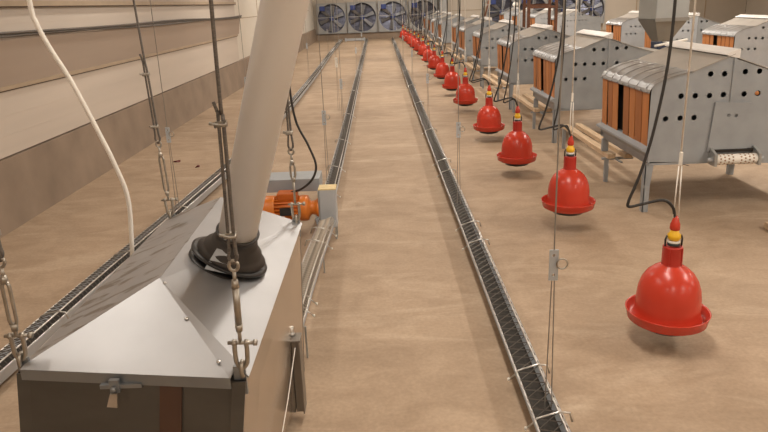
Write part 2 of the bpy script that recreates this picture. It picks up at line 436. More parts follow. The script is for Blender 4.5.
# ------------------------------------------------------------------ feeder troughs
def resample(path, step):
    P = [Vector(p) for p in path]; out = [P[0].copy()]; acc = 0
    for a, b in zip(P, P[1:]):
        L = (b-a).length; n = max(1, int(round(L/step)))
        for k in range(1, n+1): out.append(a.lerp(b, k/n))
    return out
def trough(path, label, w=.10, lip=.055, coarse=.06, clamps=(), hook=1, gm='darkwire'):
    P = [Vector(p) for p in path]
    root = empty('feeder_trough', P[0].xy.to_3d(), label, 'feeder trough', 'chain feeder troughs')
    off = Vector((P[0].x, P[0].y, 0))
    fine = resample(spline(path, 6) if len(path) > 2 else path, .5)
    def side(i):
        t = fine[min(i+1, len(fine)-1)]-fine[max(i-1, 0)]; t.z = 0; t.normalize(); return Vector((t.y, -t.x, 0))
    prof = [(-.5*w-.006, lip+.004), (-.5*w, lip), (-.36*w, .002), (.36*w, .002), (.5*w, lip), (.5*w+.006, lip+.004),
            (.5*w+.006, lip-.002), (.5*w+.002, lip-.004), (.36*w+.003, -.002), (-.36*w-.003, -.002), (-.5*w-.002, lip-.004), (-.5*w-.006, lip-.002)]
    m = MB(); prev = None
    for i, p in enumerate(fine):
        s_ = side(i); ring = [m.b.verts.new(p - off + s_*a + Vector((0, 0, b))) for a, b in prof]
        if prev:
            for k in range(len(prof)): m.b.faces.new((prev[k], prev[(k+1) % len(prof)], ring[(k+1) % len(prof)], ring[k]))
        else: m.b.faces.new(ring)
        prev = ring
    m.b.faces.new(prev); m.build('channel', MT['galvlight'], root)
    m = MB(); prev = None
    for i, p in enumerate(fine):
        s_ = side(i); ring = [m.b.verts.new(p - off + s_*a + Vector((0, 0, b))) for a, b in ((-.35*w, .004), (.35*w, .004), (.4*w, .018), (-.4*w, .018))]
        if prev:
            for k in range(4): m.b.faces.new((prev[k], prev[(k+1) % 4], ring[(k+1) % 4], ring[k]))
        else: m.b.faces.new(ring)
        prev = ring
    m.b.faces.new(prev); m.build('feed_bed', MT['feed'], root)
    # two edge rods and a zig-zag grille over the channel
    m = MB()
    for a, h in ((-.5*w, lip+.004), (.5*w, lip+.004), (.34*w, lip+.03)):
        m.tube([fine[i]-off+side(i)*a+Vector((0, 0, h)) for i in range(len(fine))], .0042, 6)
    m.build('edge_rod', MT['steel'], root)
    m = MB(); step = coarse; g = []
    dens = resample(path, step)
    # follow the splined centre line
    acc = 0; pts = []
    L = [0]
    for a, b in zip(fine, fine[1:]): L.append(L[-1]+(b-a).length)
    tot = L[-1]; d = 0; i = 0
    while d < tot:
        while L[i+1] < d: i += 1
        q = fine[i].lerp(fine[i+1], (d-L[i])/(L[i+1]-L[i])); s_ = side(i)
        pts.append((q-off, s_)); d += step if d < 9 else step*2.0
    def flat(a, b, r=.0022):
        m.tube([a, b], r, 3, cap=False)
    for j in range(len(pts)-1):
        q, s_ = pts[j]; q2, s2 = pts[j+1]
        za = Vector((0, 0, lip+.006)); zb = Vector((0, 0, lip+.03))
        flat(q-s_*.5*w+za, q2+s2*.34*w+zb); flat(q2+s2*.34*w+zb, q2+s2*.5*w+za)
        if d < 1e9 and j < 200: flat(q2-s2*.5*w+za, q+s_*.34*w+zb)
    m.build('grille', MT[gm], root)
    for c in clamps:
        i = min(range(len(fine)), key=lambda k: abs(fine[k].y-c)); q = fine[i].copy(); 
        if i+1 < len(fine):
            a, b = (fine[i], fine[i+1]) if fine[i].y <= c or i == 0 else (fine[i-1], fine[i])
            tt = (c-a.y)/(b.y-a.y) if b.y != a.y else 0; q = a.lerp(b, tt)
        q -= off; s_ = side(i)*hook
        k = MB(); k.tube([q-s_*(.5*w+.028)+Vector((0, 0, lip-.024)), q-s_*(.5*w+.008)+Vector((0, 0, lip-.006)), q-s_*(.45*w)+Vector((0, 0, lip+.012)),
                         q+s_*(.34*w)+Vector((0, 0, lip+.036)), q+s_*(.5*w+.02)+Vector((0, 0, lip+.03)), q+s_*(.5*w+.03)+Vector((0, 0, lip-.005))], .004, 6)
        cl = k.build('clamp', MT['steel'], root)
        k = MB(); k.lathe([(0, -.006), (.0055, -.004), (.0055, .006), (0, .008)], 8, Matrix.Translation(q-s_*(.5*w+.032)+Vector((0, 0, lip-.027))))
        k.build('clamp_tip', MT['whitep'], cl)
    return root
cl3 = [1.95, 2.26, 3.68, 4.02, 5.4, 5.8, 7.3, 9.4, 11.5, 14, 17, 20.5, 24]
trough([(.545, 1.0, .022), (.538, 4, .022), (.53, 8, .022), (.53, 15, .022), (.55, 28.3, .022)],
       'feeder trough between the bare aisle and the row of red drinkers', clamps=cl3)
trough([(-.44, 4.28, .022), (-.44, 7.4, .022), (-.47, 14, .022), (-.53, 28.4, .022)],
       'feeder trough running from the orange motor drive box to the end wall', clamps=[4.9, 5.7, 6.9, 8.6, 11, 14.5, 19, 24], hook=-1)
trough([(-1.80, 1.0, .025), (-1.69, 2.4, .025), (-1.63, 3.4, .025), (-1.52, 5.06, .025), (-1.45, 6.4, .025), (-1.39, 9.3, .025), (-1.42, 14, .025), (-1.52, 20, .025), (-1.62, 28.4, .025)],
       'feeder trough left of the metal bin, nearest the left wall', clamps=[2.2, 2.9, 3.7, 4.6, 5.6, 7, 9, 12, 16, 21], w=.11, coarse=.035)
t = MB(); t.box((-1.38, 28.1, .02), (-.66, 28.24, .11)); t.box((-1.45, 28.08, .0), (-1.38, 28.26, .13)); t.box((-.66, 28.08, .0), (-.60, 28.26, .13))
tag(t.build('cross_trough', MT['galvlight']), 'short pale cross trough on the floor below the two leftmost fans', 'feeder trough')

# suspension wires with little adjusters
def wire_drop(x, y, ztop, za, label, zb=.08, plate=(.03, .11), split=.012, style='plate', lean=0, x2=None):
    x2 = x if x2 is None else x2
    root = empty('suspension_wire', (x, y, zb), label, 'wire', 'wires that carry the feeder troughs')
    m = MB(); m.tube([(x2-x, 0, za-zb+.02), (x2-x+lean, 0, ztop-zb)], .0028, 5)
    m.tube([(-split, 0, 0), (x2-x-.004, 0, za-zb-.02)], .0022, 5); m.tube([(split, 0, 0), (x2-x+.004, 0, za-zb-.02)], .0022, 5)
    m.build('wire', MT['wire'], root)
    m = MB(); a, b = plate
    m.prism([(x2-x-a/2, za-zb-b/2), (x2-x+a/2, za-zb-b/2), (x2-x+a/2, za-zb+b/2), (x2-x-a/2, za-zb+b/2)], -.003, .003, 'y',
            holes=[(x2-x, za-zb+.32*b, .006), (x2-x, za-zb-.32*b, .006)])
    ad = m.build('adjuster', MT['galvlight' if style == 'plate' else 'whitep'], root)
    m = MB(); cx = x2-x+a*.5+.012
    m.tube([(cx+.018*math.cos(t_), -.006, za-zb+.006+.018*math.sin(t_)) for t_ in [2*PI*k/14 for k in range(14)]], .003, 6, closed=True)
    m.build('ring', MT['zinc'], ad)
    return root
ZT = 3.1
for a in [
    (.555, 2.02, ZT, .635, 'thin wire to the right feeder trough, its adjuster in front of the second drinker'),
    (.53, 4.5, ZT, .625, 'thin wire to the right feeder trough with a tilted adjuster left of the third drinker'),
    (.54, 7.6, ZT, .64, 'thin wire to the right feeder trough, third from the camera'),
    (.54, 11.2, ZT, .66, 'thin wire to the right feeder trough, fourth from the camera'),
    (.54, 15.5, ZT, .7, 'thin wire to the right feeder trough, fifth from the camera'),
    (.55, 21.0, ZT, .7, 'thin wire to the right feeder trough, farthest from the camera'),
    (-.44, 4.87, ZT, .685, 'thin wire hanging just beyond the orange motor, nearest over that trough'),
    (-.44, 7.19, ZT, .663, 'thin wire with a flat adjuster above the trough behind the orange motor'),
    (-.45, 12.5, ZT, .66, 'distant thin wire over the trough behind the orange motor'),
    (-.49, 18.5, ZT, .68, 'farthest thin wire over the trough behind the orange motor'),
    (-1.43, 6.95, ZT, .75, 'thin wire against the left wall beside the tall white pipe'),
    (-1.40, 9.0, ZT, .75, 'thin wire over the left trough seen right of the white pipe'),
    (-1.42, 13.0, ZT, .75, 'thin wire over the left trough near the two leftmost fans'),
    (-1.55, 20.0, ZT, .75, 'farthest thin wire over the left trough'),
]:
    wire_drop(*a)
wire_drop(-1.53, 4.575, ZT, .655, 'thin wire with a grey adjuster next to the far left bin rope')
wire_drop(-.60, 9.03, ZT, .744, 'thin wire with a small white tag hanging over the aisle', style='white', plate=(.035, .13))

# ------------------------------------------------------------------ bell drinkers
def make_drinker():
    root = empty('bell_drinker', (0, 0, 0), 'x', 'drinker', 'red bell drinkers hanging in a row')
    m = MB()
    m.lathe([(.145, -.012), (.137, .004), (.134, .03), (.133, .08), (.128, .12), (.116, .157), (.096, .189), (.069, .213), (.044, .228), (.036, .236), (0, .238)], 48)
    m.build('dome', MT['red'], root)
    m = MB()
    m.lathe([(.120, -.030), (.150, -.036), (.166, -.026), (.174, .012), (.176, .016), (.1725, .018), (.168, .010), (.160, -.016), (.148, -.022), (.135, -.016), (.120, -.012)], 56, closeprof=True)
    m.build('rim', MT['red'], root)
    m = MB(); m.lathe([(0, -.082), (.05, -.080), (.10, -.066), (.124, -.036), (.118, -.018), (0, -.018)], 36)
    m.build('base', MT['blackp'], root)
    m = MB(); m.lathe([(.044, .222), (.040, .24), (.0385, .305), (.040, .312), (.036, .314), (.030, .314), (.030, .27), (0, .27)], 28)
    for k in range(4):
        a = PI/4+k*PI/2; m.box((-.004, .036, .232), (.004, .043, .31), Matrix.Rotation(a, 3, 'Z'), (0, 0, .27))
    m.build('neck', MT['redneck'], root)
    m = MB()
    for sx in (-1, 1):
        m.tube([(sx*.034, 0, .28), (sx*.036, 0, .345), (sx*.030, 0, .362)], .0045, 6)
    m.lathe([(.026, .318), (.026, .33), (0, .33)], 16)
    m.build('bracket', MT['blackp'], root)
    m = MB(); m.lathe([(0, .325), (.024, .325), (.026, .335), (.022, .340)], 18); m.build('collar', MT['whitep'], root)
    m = MB(); m.lathe([(0, .338), (.020, .338), (.027, .352), (.027, .366), (.019, .374), (.018, .386), (0, .386)], 18)
    m.build('valve', MT['yellow'], root)
    m = MB(); m.lathe([(0, .384), (.017, .384), (.021, .392), (.020, .412), (.016, .422), (.011, .44), (.006, .448), (0, .448)], 18)
    m.build('cap', MT['red'], root)
    m = MB(); zt = ZT-.18
    m.tube([(-.012, 0, .44), (-.008, 0, .665)], .0028, 6); m.tube([(.010, 0, .44), (.004, 0, .665)], .0028, 6); m.tube([(-.004, 0, .72), (-.004, 0, zt)], .0042, 6)
    m.build('hanging_cord', MT['cord'], root)
    m = MB(); m.box((-.009, -.006, .668), (.004, .006, .725)); m.build('cord_toggle', MT['whitep'], root, bevel=.003)
    return root
def hose_pts(sx, dz, top):
    return [(-.085*sx+top, .02, 2.9), (-.085*sx+top*.6, .02, 1.6), (-.085*sx+top*.4, .02, 1.14), (-.12*sx+top*.2, .01, .84), (-.165*sx, 0, .64+dz), (-.205*sx, 0, .525+dz), (-.20*sx, .0, .497+dz),
            (-.14*sx, 0, .508+dz), (-.06*sx, 0, .520+dz*.7), (-.018, 0, .488), (-.004, 0, .44)]
d0 = make_drinker()
DR = [(1.235, 2.6), (1.215, 4.13), (1.17, 5.58), (1.165, 7.05), (1.165, 9.05), (1.165, 10.7), (1.165, 12.4), (1.165, 14.2), (1.165, 16.0), (1.17, 17.9), (1.175, 19.6), (1.175, 21.2), (1.175, 22.8), (1.175, 24.3), (1.175, 25.8), (1.175, 27.2)]
for i, (x, y) in enumerate(DR):
    if i > 9: x = [1.15, 1.12, 1.09, 1.05, 1.01, .97][i-10]
    o = d0 if i == 0 else copy_tree(d0)
    o.location = (x - (.01 if i == 0 else 0), y, (.142, .182, .158)[i] if i < 3 else .158); o.rotation_euler.z = random.uniform(-.3, .3) if i > 1 else 0
    extra = {0: ', hanging in the right foreground', 1: ', beside pine perch slats', 15: ', hanging by the end wall'}.get(i, '')
    o['label'] = 'red bell drinker, %s %s the camera%s' % (ORD[i], 'from' if i else 'to', extra)
    m = MB(); sx = [1, .55, .6, .9, .7][i % 5] if i < 5 else random.uniform(.4, 1)
    m.tube(spline(hose_pts(sx, random.uniform(-.02, .03) if i else 0, random.uniform(-.08, .15) if i else .02), 6), .0065 if i == 0 else .0055, 8)
    m.build('water_hose', MT['hose'], o)

# ------------------------------------------------------------------ nest boxes
NW = .96
HOLES1 = [(.366, .962), (.46, .959), (.181, .821), (.277, .819), (.373, .817), (.467, .82), (.089, .67), (.188, .671), (.283, .671)]
HOLES2 = [(.598, .968), (.693, .968), (.607, .819), (.70, .82), (.80, .82)]
TOPC = [(-.035, .872), (-.012, .903), (.03, .928), (.09, .952), (.16, .971), (.237, .987)]
def make_nest(group, side1, side2, bright):
    root = empty('nest_box', (0, 0, 0), 'x', 'nest box', group)
    pf = [(-.022, .372), (.52, .345), (.52, 1.082), (.237, .978)] + [(x, z-.006) for x, z in TOPC[::-1][1:-1]] + [(-.022, .86)]
    pr = [(.52, .345), (1.22, .315), (1.22, .62), (1.24, .885), (1.12, .893), (.95, .918), (.74, .982), (.52, 1.06)]
    for y in (0, NW-.004):
        MB().prism(pf, y, y+.004, 'y', holes=[(a, b, .019) for a, b in HOLES1]).build('side_panel', side1, root)
        MB().prism(pr, y+.001, y+.005, 'y', holes=[(a, b, .019) for a, b in HOLES2]).build('rear_side_panel', side2, root)
    # corner fold
    m = MB(); m.box((.512, -.008, .36), (.528, 0, 1.085)); m.build('panel_flange', side1, root)
    m = MB(); n = len(TOPC)
    def sheet(mb, pts, y0, y1, th=.006):
        for (a, b) in zip(pts, pts[1:]):
            mb.hexa([(a[0], y0, a[1]-th), (b[0], y0, b[1]-th), (b[0], y1, b[1]-th), (a[0], y1, a[1]-th), (a[0], y0, a[1]), (b[0], y0, b[1]), (b[0], y1, b[1]), (a[0], y1, a[1])])
    tp = [(-.042, .852)] + [tuple(p) [:2] for p in [(v.x, v.y) for v in spline([(a, b, 0) for a, b in TOPC], 3)]]
    sheet(m, tp, -.012, NW+.012)
    for k in range(6):
        y = .06+k*.168
        m.tube([(a, y, b-.0015) for a, b in tp[1:]], .0048, 8)
    for k in range(9): m.lathe([(0, .006), (.006, .005), (.007, 0)], 8, Matrix.Translation((-.043, .02+k*.115, .856)) @ Matrix.Rotation(-PI/2, 4, 'Y'))
    m.build('front_roof', MT['rooftop'], root)
    m = MB(); sheet(m, [(.237, .984), (.515, 1.092)], -.01, NW+.01); m.build('top_roof', MT['roofrear'], root)
    m = MB(); sheet(m, [(.525, 1.07), (.74, .99), (.95, .926), (1.12, .90), (1.25, .893)], -.006, NW+.006); m.build('rear_roof', MT['roofrear'], root)
    m = MB(); m.prism([(.452, 1.085), (.46, 1.094), (.54, 1.122), (.548, 1.118), (.545, 1.062), (.53, 1.062), (.49, 1.072)], -.01, NW-.0, 'y')
    for k in range(5): m.lathe([(0, .008), (.007, .006), (.008, 0)], 8, Matrix.Translation((.51, .1+k*.19, 1.094)))
    m.build('hinge_strip', MT['strip'], root)
    # curtain strips over a dark opening
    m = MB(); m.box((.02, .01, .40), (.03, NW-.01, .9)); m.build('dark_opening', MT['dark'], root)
    ys = [.015, .135, .255, .375, .60, .72, .84]
    for k, y in enumerate(ys):
        m = MB(); w = .108 + random.uniform(-.012, .006); z0 = .475-.045*0+random.uniform(-.008, .008)
        dx = random.uniform(-.004, .006)
        m.hexa([(-.022+dx, y, z0), (-.018+dx, y, z0), (-.014, y+w, z0+.004), (-.018, y+w, z0+.004), (-.034, y-.002, .866), (-.030, y-.002, .866), (-.028, y+w+.006, .866), (-.032, y+w+.006, .866)])
        m.build('curtain_strip', MT['orangedark'] if (not bright and k % 2) or k == 3 and not bright else MT['orange'], root)
    m = MB(); m.prism([(-.062, .452), (-.06, .466), (-.015, .482), (.02, .482), (.02, .40), (.0, .365), (-.012, .365), (-.008, .40), (-.03, .438)], -.006, NW+.006, 'y')
    m.build('front_ledge', MT['galvdull'], root)
    m = MB(); m.box((0.0, .005, .345), (1.22, NW-.005, .36)); m.build('bottom_panel', side2, root)
    m = MB(); m.box((1.215, .005, .33), (1.23, NW-.005, .89)); m.build('rear_panel', side2, root)
    for x in (.0, 1.08):
        for y in (.012, NW-.055):
            if x == 0 and y > .5:
                MB().box((x-.02, y, .246), (x+.03, y+.03, .35)).build('leg', MT['galvdull'], root); continue
            m = MB(); m.prism([(x-.02, 0), (x+.022, 0), (x+.024, .2), (x+.04, .36), (x-.022, .36), (x-.022, .2)], y, y+.012, 'y'); m.box((x-.02, y, 0), (x-.012, y+.045, .35))
            m.box((x-.021, y-.004, .18), (x+.022, y+.014, .20))
            m.build('leg', MT['galvdull'], root)
    return root
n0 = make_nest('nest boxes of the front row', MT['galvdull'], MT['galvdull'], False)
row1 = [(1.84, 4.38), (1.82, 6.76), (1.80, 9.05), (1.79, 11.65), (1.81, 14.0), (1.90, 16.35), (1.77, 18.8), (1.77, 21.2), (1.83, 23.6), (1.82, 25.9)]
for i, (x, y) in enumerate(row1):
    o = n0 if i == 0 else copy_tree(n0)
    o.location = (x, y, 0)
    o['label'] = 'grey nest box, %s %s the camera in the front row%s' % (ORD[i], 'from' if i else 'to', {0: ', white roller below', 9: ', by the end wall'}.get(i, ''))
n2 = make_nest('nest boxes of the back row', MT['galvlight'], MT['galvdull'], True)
row2 = [(5.08, 9.46), (5.16, 11.95), (5.17, 14.2), (5.05, 18.95), (5.05, 21.6), (5.05, 24.4), (5.05, 27.0)]
for i, (x, y) in enumerate(row2):
    o = n2 if i == 0 else copy_tree(n2)
    o.location = (x, y, 0)
    o['label'] = 'pale nest box, %s %s the camera in the back row%s' % (ORD[i], 'from' if i else 'to',
        {0: ' at the right edge', 1: ', behind the hanging hopper', 2: ', left of the hanging hopper', 3: ', right of the brown frame', 4: ', behind the brown frame'}.get(i, ''))
# extra fittings of the nearest nest box
m = MB(); m.prism([(.414, .772), (.656, .762), (.672, .60), (.662, .425), (.39, .43)], -.014, -.002, 'y', holes=[(.512, .68, .012), (.562, .677, .012)]); m.build('cover_plate', MT['galvdull'], n0)
rl = MB(); rl.lathe([(0, 0), (.033, 0), (.036, .004), (.036, .276), (.033, .28), (0, .28)], 24, Matrix.Translation((.425, -.06, .385)) @ Matrix.Rotation(PI/2, 4, 'Y')); rl = rl.build('egg_belt_roller', MT['whitep'], n0)
m = MB()
for i in range(9):
    for a in range(10):
        th = 2*PI*(a+.5*(i % 2))/10
        if i in (4,): continue
        m.lathe([(0, .0375), (.0062, .0370), (.0062, .034)], 8, Matrix.Translation((.45+i*.028, -.06, .385)) @ Matrix.Rotation(th, 4, 'X'))
m.build('perforation', MT['woodend'], rl)
for x in (.405, .705):
    m = MB(); m.prism([(-.1, .345), (-.02, .345), (0, .36), (0, .46), (-.02, .46), (-.1, .425)], x, x+.018, 'x'); m.build('roller_bracket', MT['galv'], n0)
for x in (.395, .735):
    m = MB(); m.lathe([(0, -.02), (.016, -.018), (.016, .018), (0, .02)], 12, Matrix.Translation((x, -.06, .385)) @ Matrix.Rotation(PI/2, 4, 'Y')); m.build('bearing', MT['galvlight'], n0)
m = MB(); m.box((.405, -.02, .425), (.715, -.004, .445)); m.build('slot', MT['dark'], n0)
m = MB(); m.lathe([(0, .001), (.014, .001), (.014, 0)], 14, Matrix.Translation((.692, -.001, .822)) @ Matrix.Rotation(PI/2, 4, 'X')); m.build('orange_sticker', MT['sticker'], n0)

# pine perch slats between the nest boxes
def make_perch():
    root = empty('perch', (0, 0, 0), 'x', 'perch', 'wooden perch slats between the nest boxes')
    for dx, y0, y1 in ((.03, 0, 1.40), (.165, -.01, 1.42)):
        m = MB(); m.box((dx-.032, y0, .205), (dx+.032, y1, .243)); m.build('slat', MT['wood'], root, bevel=.003)
    m = MB(); m.box((-.035, .03, .19), (.22, .06, .205)); m.build('crossbar', MT['galvdull'], root)
    m = MB(); m.box((-.01, .03, 0), (.02, .06, .19)); m.build('leg', MT['galvdull'], root)
    m = MB(); m.box((-.01, 1.33, 0), (.02, 1.36, .205)); m.build('leg', MT['galvdull'], root)
    m = MB(); m.box((.06, -.12, .196), (.08, .06, .205)); m.build('brace', MT['galvdull'], root)
    return root
p0 = make_perch()
for i, (x, y) in enumerate(row1[:9]):
    o = p0 if i == 0 else copy_tree(p0)
    nxt = row1[i+1][1]
    o.location = (x-.005-(.03 if i else 0), y+.80, 0); o.scale = (1, max(.6, (nxt-y-.86)/1.55), 1)
    o['label'] = 'pine perch slats between the %s and %s nest boxes of the front row' % (ORD[i], ORD[i+1])

# ------------------------------------------------------------------ hanging hopper between the rows
HX, HY = 3.385, 8.0
h = empty('feed_hopper', (HX, HY, .9), 'square grey hanging hopper with a funnel bottom between the nest rows', 'hopper', rz=.12)
a = .205
MB().box((-a, -a, .29), (a, a, 1.5)).build('body', MT['hopper'], h, bevel=.012)
m = MB(); b = .075
m.hexa([(-b, -b, .03), (b, -b, .03), (b, b, .03), (-b, b, .03), (-a, -a, .29), (a, -a, .29), (a, a, .29), (-a, a, .29)]); m.build('funnel', MT['hopcone'], h)
MB().box((-.085, -.085, -.12), (.085, .085, .035)).build('outlet', MT['bluepl'], h, bevel=.01)
m = MB(); m.box((-a-.004, -a-.008, .27), (a+.004, -a, .31)); m.build('seam_band', MT['hopcone'], h)
m = MB()
for sx in (-1, 1): m.tube([(sx*.15, 0, 1.5), (sx*.15, 0, 2.25)], .006, 6)
m.build('hanging_wire', MT['wire'], h)
m = MB(); m.tube([(-.22, -.26, -.0), (.20, -.22, .055)], .014, 10); m.tube([(-.02, -.24, .03), (-.02, -.08, .03)], .008, 6)
m.build('white_tube', MT['whitep'], h)

# red-brown steel stand in the back
f = empty('steel_stand', (3.12, 14.0, 0), 'red-brown steel stand with a crossbar between the two nest rows', 'stand')
for x, y in ((0, 0), (.10, .9), (.57, 0), (.66, .9)):
    MB().box((x-.028, y-.028, 0), (x+.028, y+.028, 1.9)).build('post', MT['rust'], f)
MB().box((-.03, -.03, 1.27), (.60, .03, 1.32)).build('crossbar', MT['rust'], f)
MB().box((.07, .87, 1.30), (.69, .93, 1.35)).build('crossbar', MT['rust'], f)
m = MB(); m.lathe([(0, -.1), (.05, -.095), (.11, -.04), (.12, .02), (.09, .08), (.03, .11), (0, .112)], 20)
o = m.build('round_cap', MT['whitep']); o.location = (5.50, 26.3, 1.10+.02); tag(o, 'small round whitish cap on the roof of a far nest box', 'cap')
o.location.z = 1.226; o.location.y = 27.4; o.location.x = 5.56

# plank at the right frame edge
o = MB().box((0, 0, 0), (.9, .10, .045)).build('wooden_plank', MT['wood'], bevel=.004); o.location = (2.45, 3.88, 0); o.rotation_euler.z = -.05
tag(o, 'short pine plank lying on the floor at the right edge', 'plank')

# ------------------------------------------------------------------ feed bin in the left foreground
B = empty('feed_bin', (-.6, 1.85, 0), 'large galvanised feed bin with a hipped lid and black pipe boot', 'feed bin')
O = Vector((-.6, 1.85, 0))
NL, NR, FR, FL = Vector((-.892, 1.372, .70)), Vector((-.333, 1.30, .70)), Vector((-.333, 2.385, .695)), Vector((-.872, 2.49, .70))
sh = Vector((-.085, -.0, -.62))
def V(p): return Vector(p)-O
# walls
m = MB(); dn = Vector((0, 0, -.012))
c4 = [V(NL)+dn, V(NR)+dn, V(FR)+dn, V(FL)+dn]; b4 = [V(NL)+sh, V(NR)+sh, V(FR)+sh+Vector((.055, .0, -.03)), V(FL)+sh+Vector((.04, 0, 0))]
th = .012
def quad_slab(mb, q, n_):
    n_ = Vector(n_); mb.hexa([q[0], q[1], q[1]+n_, q[0]+n_, q[3], q[2], q[2]+n_, q[3]+n_])
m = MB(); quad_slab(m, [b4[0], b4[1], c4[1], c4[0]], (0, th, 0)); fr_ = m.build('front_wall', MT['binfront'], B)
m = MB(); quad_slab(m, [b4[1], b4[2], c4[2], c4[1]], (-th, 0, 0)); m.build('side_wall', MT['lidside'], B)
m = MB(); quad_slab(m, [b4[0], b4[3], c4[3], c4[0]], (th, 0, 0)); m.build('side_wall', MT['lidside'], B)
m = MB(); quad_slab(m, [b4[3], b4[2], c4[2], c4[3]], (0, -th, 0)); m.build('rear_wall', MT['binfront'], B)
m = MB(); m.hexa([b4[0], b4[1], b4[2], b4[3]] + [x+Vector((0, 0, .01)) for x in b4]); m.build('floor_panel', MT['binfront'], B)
for q0, q1 in ((b4[0], c4[0]), (b4[1], c4[1])):
    m = MB(); w = Vector((.03 if q0 is b4[0] else -.03, 0, 0)); f_ = Vector((0, -.004, 0))
    m.hexa([q0+f_, q0+w+f_, q0+w+Vector((0, .006, 0)), q0+Vector((0, .006, 0)), q1+f_, q1+w+f_, q1+w+Vector((0, .006, 0)), q1+Vector((0, .006, 0))]); m.build('corner_flange', MT['binfront'], B)
# brown band on the front
def onfront(s, z, d=-.006):
    t_ = (.70-z)/.62; p_ = NL.lerp(NR, s)+sh*t_; return Vector((p_.x, p_.y+d, p_.z))-O
m = MB(); s0, s1 = .64, .735
m.hexa([onfront(s0, .1), onfront(s1, .1), onfront(s1, .1, 0), onfront(s0, .1, 0), onfront(s0, .68), onfront(s1, .68), onfront(s1, .68, 0), onfront(s0, .68, 0)])
m.build('brown_band', MT['brownband'], B)
# lid
AP = Vector((-.607, 1.585, .822)); RG = Vector((-.640, 2.43, .80))
def tri_slab(mb, pts, th=.004):
    pts = [Vector(p) for p in pts]; n_ = (pts[1]-pts[0]).cross(pts[2]-pts[0]).normalized()
    if n_.z < 0: n_ = -n_
    A = [mb.b.verts.new(p) for p in pts]; C_ = [mb.b.verts.new(p-n_*th) for p in pts]
    mb.b.faces.new(A); mb.b.faces.new(C_[::-1])
    for i in range(len(A)): j = (i+1) % len(A); mb.b.faces.new((A[i], A[j], C_[j], C_[i]))
k_ = Vector((0, 0, .0))
m = MB(); tri_slab(m, [V(NL)+Vector((.012, -.0, .004)), V(FL)+Vector((-.01, 0, .0)), V(RG), V(AP)]); m.build('left_lid_sheet', MT['lid'], B)
m = MB(); tri_slab(m, [V(AP)+Vector((0, 0, -.001)), V(RG)+Vector((0, 0, -.001)), V(FR)+Vector((.008, 0, .0)), V(NR)+Vector((.008, 0, -.001))]); m.build('right_lid_sheet', MT['lidplain'], B)
L0, L1 = V(NL)+Vector((.015, -.012, .004)), V(NR)+Vector((-.032, -.012, .004))
m = MB(); tri_slab(m, [L0, L1, V(NR)+Vector((-.02, .03, .018)), V(AP)+Vector((.004, -.0, .006)), V(NL)+Vector((.02, .0, .01))]); hp = m.build('front_lid_sheet', MT['lidplain'], B)
m = MB(); m.hexa([L0+Vector((0, 0, -.028)), L1+Vector((0, 0, -.028)), L1+Vector((0, .004, -.028)), L0+Vector((0, .004, -.028)), L0, L1, L1+Vector((0, .004, 0)), L0+Vector((0, .004, 0))]); m.build('lid_lip', MT['lip'], B)
# rear gable
m = MB(); tri_slab(m, [V(FL)+Vector((0, -.003, -.01)), V(FR)+Vector((0, -.003, -.01)), V(RG)+Vector((0, -.003, -.006))]); m.build('rear_gable', MT['lidside'], B)
for s_, t_ in ((.06, .0), (.45, .022), (.87, .018)):
    p_ = V(AP).lerp(L1, s_)+Vector((-t_*.5, 0, 0)); p_.z += .0
    m = MB(); m.lathe([(0, .003), (.0045, .0025), (.0052, .001), (.0052, 0)], 10, Matrix.Translation(p_+Vector((.008, 0, .005))) @ Vector((0, 0, 1)).rotation_difference(Vector((0, -.35, .9)).normalized()).to_matrix().to_4x4()); m.build('screw', MT['steel'], B)
# latch
lx = onfront(.455, .69, -.02)
m = MB(); m.box((lx.x-.034, lx.y-.006, lx.z-.018), (lx.x+.062, lx.y+.006, lx.z-.008)); m.box((lx.x-.010, lx.y-.010, lx.z-.026), (lx.x+.012, lx.y, lx.z+.006))
m.lathe([(0, 0), (.006, 0), (.006, .008), (0, .01)], 12, Matrix.Translation((lx.x, lx.y-.010, lx.z-.014)) @ Matrix.Rotation(PI/2, 4, 'X'))
lt = m.build('latch', MT['lip'], B)
m = MB(); m.prism([(lx.x-.018, lx.z-.055), (lx.x+.006, lx.z-.058), (lx.x+.010, lx.z-.022), (lx.x-.006, lx.z-.022)], lx.y-.022, lx.y-.018, 'y'); m.build('latch_tab', MT['steel'], lt)
# lifting lugs in the four corners
def lug(c):
    m = MB(); m.box((c[0]-.014, c[1]-.004, c[2]-.05), (c[0]+.014, c[1]+.004, c[2]+.022)); return m.build('lifting_lug', MT['lip'], B)
for c in (NL, NR, FR, FL):
    cc = V(c); lug((cc.x+(.014 if c in (NL, FL) else -.014), cc.y+(.010 if c in (NL, NR) else -.01), cc.z))
# chute plate on the far right side of the bin
m = MB(); px_ = -.40+.6
m.box((-.395-O.x, 2.095-O.y, .05), (-.363-O.x, 2.15-O.y, .345)); m.box((-.360-O.x, 2.10-O.y, .05), (-.330-O.x, 2.15-O.y, .345)); m.box((-.334-O.x, 2.085-O.y, .05), (-.329-O.x, 2.15-O.y, .345))
m.box((-.395-O.x, 2.085-O.y, .345), (-.326-O.x, 2.15-O.y, .351)); m.build('outlet_chute', MT['chute'], B)
m = MB(); m.tube([(-.36-O.x, 2.13-O.y, .345), (-.36-O.x, 2.13-O.y, .385)], .008, 8); m.lathe([(0, 0), (.012, 0), (.012, .01), (0, .01)], 6, Matrix.Translation((-.36-O.x, 2.13-O.y, .352))); m.build('chute_bolt', MT['steel'], B)

